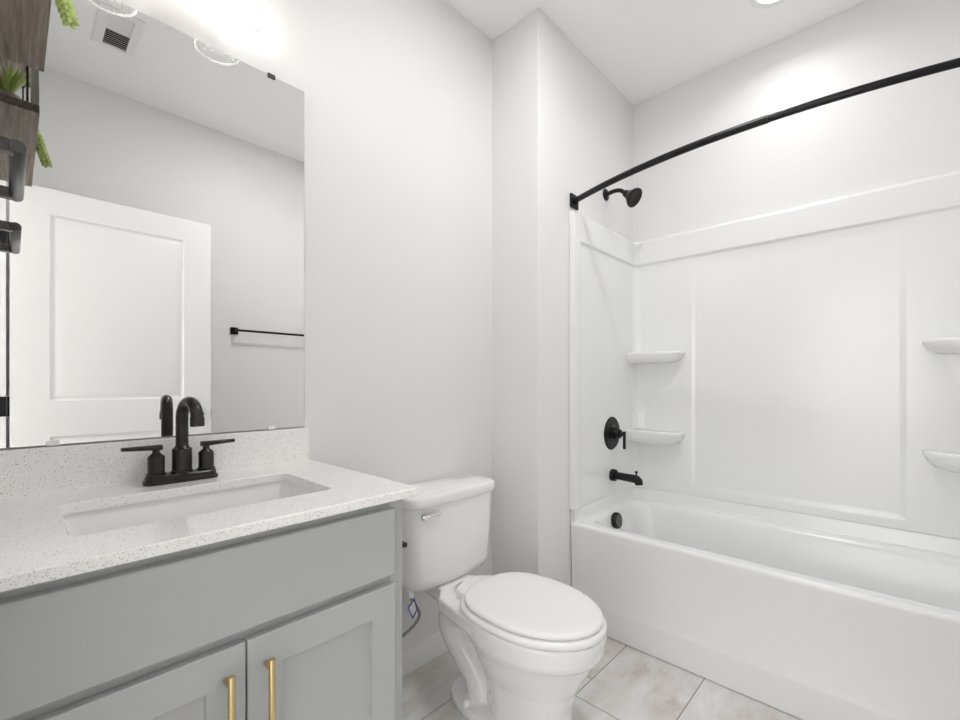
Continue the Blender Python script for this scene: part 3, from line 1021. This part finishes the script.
# ------------------------------------------------------------------ bathtub
tub = thing('bathtub', 'white alcove bathtub with a flat apron below the shower surround', 'bathtub')
TX0, TX1, TY0, TY1 = 0.2695, 1.790, 1.802, 2.484
bm = bmesh.new()
R = rrect
rings = [
    R(TX0, TX1, TY0 + 0.016, TY1, 0.012, 0.0035, 8),
    R(TX0, TX1, TY0 + 0.006, TY1, 0.012, 0.124, 8),
    R(TX0, TX1, TY0 + 0.007, TY1, 0.012, 0.132, 8),
    R(TX0, TX1, TY0 + 0.013, TY1, 0.012, 0.150, 8),
    R(TX0, TX1, TY0 + 0.008, TY1, 0.014, 0.30, 8),
    R(TX0, TX1, TY0 + 0.002, TY1, 0.016, 0.448, 8),
    R(TX0, TX1, TY0, TY1, 0.018, 0.458, 8),
    R(TX0, TX1, TY0 + 0.0005, TY1, 0.020, 0.467, 8),
    R(TX0 + 0.001, TX1 - 0.001, TY0 + 0.003, TY1, 0.022, 0.4725, 8),
    R(TX0 + 0.003, TX1 - 0.003, TY0 + 0.009, TY1 - 0.001, 0.025, 0.4752, 8),
    R(TX0 + 0.008, TX1 - 0.008, TY0 + 0.020, TY1 - 0.004, 0.025, 0.476, 8),
    R(TX0 + 0.035, TX1 - 0.035, TY0 + 0.058, TY1 - 0.048, 0.08, 0.4735, 8),
    R(0.322, 1.722, TY0 + 0.070, TY1 - 0.058, 0.09, 0.471, 8),
    R(0.330, 1.712, TY0 + 0.080, TY1 - 0.068, 0.09, 0.463, 8),
    R(0.336, 1.700, TY0 + 0.086, TY1 - 0.076, 0.09, 0.445, 8),
    R(0.350, 1.640, TY0 + 0.105, TY1 - 0.10, 0.10, 0.33, 8),
    R(0.375, 1.540, TY0 + 0.13, TY1 - 0.13, 0.12, 0.18, 8),
    R(0.400, 1.480, TY0 + 0.15, TY1 - 0.15, 0.12, 0.125, 8),
    R(0.450, 1.420, TY0 + 0.19, TY1 - 0.19, 0.10, 0.105, 8),
    R(0.55, 1.30, TY0 + 0.26, TY1 - 0.26, 0.05, 0.100, 8),
]
loft(bm, rings)
link('shell', bm, 'acrylic', tub, smooth=50)
# low upstand of the tub against the three walls
bm = bmesh.new()
prof = [(0.0, 0.470), (0.026, 0.470), (0.022, 0.478), (0.020, 0.486), (0.019, 0.528), (0.016, 0.5345), (0.0, 0.5345)]
def ucurve(off, y0=TY0 + 0.012, r=0.03, seg=8):
    x0, x1, y1 = JX + 0.003 + off, WX - 0.003 - off, YB - 0.003 - off
    pts = [(x0, y0)]
    for k in range(seg + 1):
        a = PI - (PI / 2) * k / seg
        pts.append((x0 + r + r * math.cos(a), y1 - r + r * math.sin(a)))
    for k in range(seg + 1):
        a = PI / 2 - (PI / 2) * k / seg
        pts.append((x1 - r + r * math.cos(a), y1 - r + r * math.sin(a)))
    pts.append((x1, y0))
    return pts
cols = [[(x, y, z) for x, y in ucurve(o_)] for o_, z in prof]
rings = [[cols[k][i] for k in range(len(prof))] for i in range(len(cols[0]))]
loft(bm, rings)
link('wall_flange', bm, 'acrylic', tub, smooth=40)
bm = bmesh.new()
oc = Vector((0.3375, 2.118, 0.427)); od = Vector((1, 0, 0.13)).normalized()
lathe(bm, [(0, 0.036), (0.004, 0.040), (0.020, 0.040), (0.024, 0.037), (0.0245, 0.0)], oc, od, 32)
ov = link('overflow_cover', bm, 'black', tub, smooth=40)
ov['label'] = 'black overflow cover'
bm = bmesh.new()
a_, b_ = frame_of(od)
for i in range(-4, 5):
    for j in range(-4, 5):
        if i * i + j * j <= 17:
            lathe(bm, [(0, 0.0024), (0.0008, 0.0024)], oc + od * 0.0244 + a_ * i * 0.007 + b_ * j * 0.007, od, 8)
link('perforation', bm, 'braid', ov, smooth=40)['kind'] = 'stuff'
bm = bmesh.new()
lathe(bm, [(0, 0.035), (0.003, 0.035), (0.004, 0.022), (0.008, 0.02), (0.009, 0)], (0.60, 2.14, 0.1), (0, 0, 1), 28)
link('tub_drain', bm, 'black', tub, smooth=40)

# ------------------------------------------------------------------ tub surround (moulded wall panels as a relief over the alcove)
def sstep(a, b, t):
    t = min(1, max(0, (t - a) / (b - a)))
    return t * t * (3 - 2 * t)

SZ0, SZ1 = 0.536, 1.932
SYF = 1.802
cove = 0.055
x0, x1, y1 = JX + 0.002, WX - 0.002, YB - 0.002
Ls = y1 - cove - SYF          # straight run on a side wall
Lc = cove * PI / 2
Lb = x1 - x0 - 2 * cove
TOT = 2 * Ls + 2 * Lc + Lb

def path(s):
    """point and inward normal at s"""
    if s < Ls:
        return (x0, SYF + s), (1, 0)
    s -= Ls
    if s < Lc:
        a = PI - s / cove
        return (x0 + cove + cove * math.cos(a), y1 - cove + cove * math.sin(a)), (-math.cos(a), -math.sin(a))
    s -= Lc
    if s < Lb:
        return (x0 + cove + s, y1), (0, -1)
    s -= Lb
    if s < Lc:
        a = PI / 2 - s / cove
        return (x1 - cove + cove * math.cos(a), y1 - cove + cove * math.sin(a)), (-math.cos(a), -math.sin(a))
    s -= Lc
    return (x1, y1 - cove - s), (-1, 0)

sB0 = Ls + Lc                  # start of back run
sP0 = sB0 + (0.605 - x0 - cove)  # centre panel edges
sP1 = sB0 + (1.404 - x0 - cove)

def corner_col(s, z):
    """slight corbel-like swelling under the corner shelves"""
    out = 0
    for c, sg in ((Ls + Lc / 2, 1), (TOT - Ls - Lc / 2, -1)):
        u = (s - c) * sg
        for zt in (1.225, 0.765):
            if zt - 0.36 < z <= zt + 0.06:
                f = sstep(zt - 0.30, zt, z)
                w = 0.07 + 0.20 * f
                wl_ = 0.05 + 0.05 * f
                q = 1 - sstep(w * 0.45, w, u) if u > 0 else 1 - sstep(wl_ * 0.3, wl_, -u)
                out = max(out, (0.010 + 0.006 * f) * q)
    return out

def relief(s, z):
    h = 0.014
    # recessed field versus frame
    band = sstep(1.786, 1.800, z)
    ends = max(1 - sstep(0.050, 0.062, s), sstep(TOT - 0.062, TOT - 0.050, s))
    h += 0.016 * max(band, ends)
    # the raised corner columns on both sides of the centre panel
    colm = (1 - sstep(sP0 - 0.016, sP0 + 0.014, s)) + sstep(sP1 - 0.014, sP1 + 0.016, s)
    low = 1 - sstep(0.570, 0.600, z)
    h += 0.0050 * max(min(1, colm), low) * (1 - band) * (1 - ends)
    h += corner_col(s, z) * (1 - band) * (1 - ends)
    # rounded top lip
    t = sstep(1.912, SZ1, z)
    h -= 0.010 * t * t
    return h

ss = []
def addr(a, b, n):
    for k in range(n):
        ss.append(a + (b - a) * k / n)
addr(0, 0.08, 26); addr(0.08, Ls - 0.06, 44); addr(Ls - 0.06, sB0, 30); addr(sB0, sP0 - 0.01, 50); addr(sP0 - 0.01, sP0 + 0.02, 14)
addr(sP0 + 0.02, sP1 - 0.02, 30); addr(sP1 - 0.02, sP1 + 0.01, 14); addr(sP1 + 0.01, TOT - Ls - Lc, 50); addr(TOT - Ls - Lc, TOT - Ls + 0.06, 30)
addr(TOT - Ls + 0.06, TOT - 0.08, 40); addr(TOT - 0.08, TOT, 26); ss.append(TOT)
zs = []
def addz(a, b, n):
    for k in range(n):
        zs.append(a + (b - a) * k / n)
addz(SZ0, 0.57, 4); addz(0.57, 0.60, 12); addz(0.60, 1.26, 66); addz(1.26, 1.775, 20); addz(1.775, 1.81, 18); addz(1.81, 1.905, 6); addz(1.905, SZ1, 10); zs.append(SZ1)
bm = bmesh.new()
grid = []
for s in ss:
    (px_, py_), (nx_, ny_) = path(s)
    col = [bm.verts.new((px_, py_, zs[0]))]
    for z in zs:
        h = relief(s, z)
        col.append(bm.verts.new((px_ + nx_ * h, py_ + ny_ * h, z)))
    col.append(bm.verts.new((px_, py_, zs[-1])))
    grid.append(col)
for a, b in zip(grid[:-1], grid[1:]):
    for j in range(len(a) - 1):
        bm.faces.new((a[j], b[j], b[j + 1], a[j + 1]))
    bm.faces.new((b[0], a[0], a[-1], b[-1]))
bm.faces.new(grid[0]); bm.faces.new(grid[-1][::-1])
sur = thing('tub_surround', 'glossy white moulded wall surround around the tub with corner shelves', 'tub surround')
link('wall_panel', bm, 'acrylic', sur, smooth=40)


def shelf(sx, cx, cz, ll_, lw, th):
    """corner shelf; sx=+1 left corner, -1 right corner"""
    bm = bmesh.new()
    X0 = cx
    Y0 = YB - 0.012
    def plan(k, z, grow=0.0):
        # quarter-ish outline: along back wall ll_, along the side wall lw
        pts = [(X0 + sx * -0.0, Y0, z)]
        a, b = ll_ * k + grow, lw * k + grow
        for i in range(0, 25):
            t = (PI / 2) * i / 24
            x = X0 + sx * (a * abs(math.cos(t)) ** 0.40)
            y = Y0 - b * abs(math.sin(t)) ** 0.48
            pts.append((x, y, z))
        return pts
    loft(bm, [plan(0.80, cz - th), plan(0.90, cz - th * 0.85), plan(0.965, cz - th * 0.55), plan(0.995, cz - th * 0.25), plan(1.0, cz - 0.010), plan(0.992, cz - 0.004), plan(0.975, cz - 0.0005), plan(0.955, cz - 0.0005), plan(0.94, cz - 0.004)])
    return link('corner_shelf', bm, 'acrylic', sur, smooth=60)


for zz, th in ((1.295, 0.058), (0.868, 0.072)):
    shelf(1, JX + 0.012, zz, 0.285, 0.125, th)
    shelf(-1, WX - 0.012, zz, 0.325, 0.125, th)

# ------------------------------------------------------------------ shower fittings
fx = JX + 0.0168
sv = thing('shower_valve', 'black round shower valve with lever handle above the tub spout', 'shower valve')
vy = 2.185
bm = bmesh.new()
lathe(bm, [(0, 0.088), (0.004, 0.088), (0.008, 0.084), (0.010, 0.060), (0.010, 0.045), (0.013, 0.042), (0.013, 0.0)], (fx, vy, 0.862), (1, 0, 0), 48)
link('escutcheon', bm, 'black', sv, smooth=35)
bm = bmesh.new()
lathe(bm, [(0, 0.030), (0.022, 0.029), (0.024, 0.024), (0.040, 0.023), (0.042, 0.012), (0.062, 0.010)], (fx + 0.013, vy, 0.862), (1, 0, 0), 32)
link('hub', bm, 'black', sv, smooth=35)
bm = bmesh.new()
loft(bm, [rrect(fx + 0.068, fx + 0.080, vy - 0.008, vy + 0.008, 0.004, z) for z in (0.785, 0.876)])
link('lever', bm, 'black', sv, smooth=40)

st = thing('tub_spout', 'black tub spout with pull-up diverter below the shower valve', 'tub spout')
bm = bmesh.new()
zp = 0.642
lathe(bm, [(0, 0.031), (0.026, 0.031), (0.028, 0.024), (0.0285, 0.0)], (fx, vy, zp), (1, 0, 0), 32)
tube(bm, [(fx + 0.018, vy, zp), (fx + 0.120, vy, zp - 0.003), (fx + 0.140, vy, zp - 0.006), (fx + 0.150, vy, zp - 0.014), (fx + 0.152, vy, zp - 0.030)], [0.019, 0.021, 0.022, 0.021, 0.020], 24)
link('body', bm, 'black', st, smooth=50)
bm = bmesh.new()
lathe(bm, [(0, 0.004), (0.016, 0.004), (0.018, 0.007), (0.026, 0.007), (0.027, 0.005)], (fx + 0.138, vy, zp + 0.010), (0, 0, 1), 16)
link('diverter_knob', bm, 'black', st, smooth=40)

shh = thing('wall_mounted_shower', 'black cone shower head on a short arm high on the alcove wall', 'shower head')
hy_, hz_ = 2.155, 2.118
bm = bmesh.new()
lathe(bm, [(0, 0.031), (0.003, 0.031), (0.008, 0.026), (0.011, 0.014)], (JX + 0.0005, hy_, hz_), (1, 0, 0), 32)
link('flange', bm, 'black', shh, smooth=40)
bm = bmesh.new()
tube(bm, spline([(JX + 0.006, hy_, hz_), (JX + 0.05, hy_, hz_ + 0.005), (JX + 0.085, hy_, hz_ - 0.003), (JX + 0.112, hy_, hz_ - 0.027)], 7), 0.0105, 20)
link('arm', bm, 'black', shh, smooth=60)
bm = bmesh.new()
hd_ = Vector((0.80, -0.05, -0.60)).normalized()
ho = Vector((JX + 0.106, hy_, hz_ - 0.021))
lathe(bm, [(0, 0.013), (0.004, 0.017), (0.014, 0.019), (0.024, 0.021), (0.038, 0.029), (0.058, 0.044), (0.066, 0.048), (0.072, 0.048), (0.074, 0.044), (0.073, 0.040), (0.0735, 0.0)], ho, hd_, 40)
hh = link('head', bm, 'black', shh, smooth=35)
bm = bmesh.new()
a_, b_ = frame_of(hd_)
for rr, nn_ in ((0.010, 6), (0.019, 12), (0.028, 18), (0.036, 24)):
    for k in range(nn_):
        an = 2 * PI * k / nn_
        lathe(bm, [(0, 0.0017), (0.002, 0.0013)], ho + hd_ * 0.0735 + (a_ * math.cos(an) + b_ * math.sin(an)) * rr, hd_, 8)
link('nozzles', bm, 'bronze', hh, smooth=40)['kind'] = 'stuff'

rod = thing('curved_shower_rod', 'black curved shower rod spanning the tub alcove', 'shower rod')
RZ, RY, SAG = 1.987, 1.838, 0.142
cxm = (JX + WX) / 2
half = (WX - JX) / 2
Rr = (half ** 2 + SAG ** 2) / (2 * SAG)
def rodp(x):
    return (x, RY - SAG + Rr - math.sqrt(Rr ** 2 - (x - cxm) ** 2), RZ)
xa, xj, xb = JX + 0.012, 1.085, WX - 0.012
bm = bmesh.new()
tube(bm, [rodp(xa + (xj - xa) * k / 28) for k in range(29)], 0.0132, 20)
link('rod', bm, 'black', rod, smooth=60)
bm = bmesh.new()
tube(bm, [rodp(xj - 0.005 + (xb - xj + 0.005) * k / 28) for k in range(29)], 0.0118, 20)
link('rod_extension', bm, 'black', rod, smooth=60)
for s, xw in ((1, JX + 0.0005), (-1, WX - 0.0005)):
    bm = bmesh.new()
    d = Vector((s, 0, 0))
    bx(bm, min(xw, xw + s * 0.010), max(xw, xw + s * 0.010), RY - 0.032, RY + 0.032, RZ - 0.032, RZ + 0.032)
    lathe(bm, [(0.009, 0.018), (0.022, 0.0165)], (xw, RY, RZ), (s, -0.2, 0), 20)
    link('flange', bm, 'black', rod, bevel=0.002, segs=2)
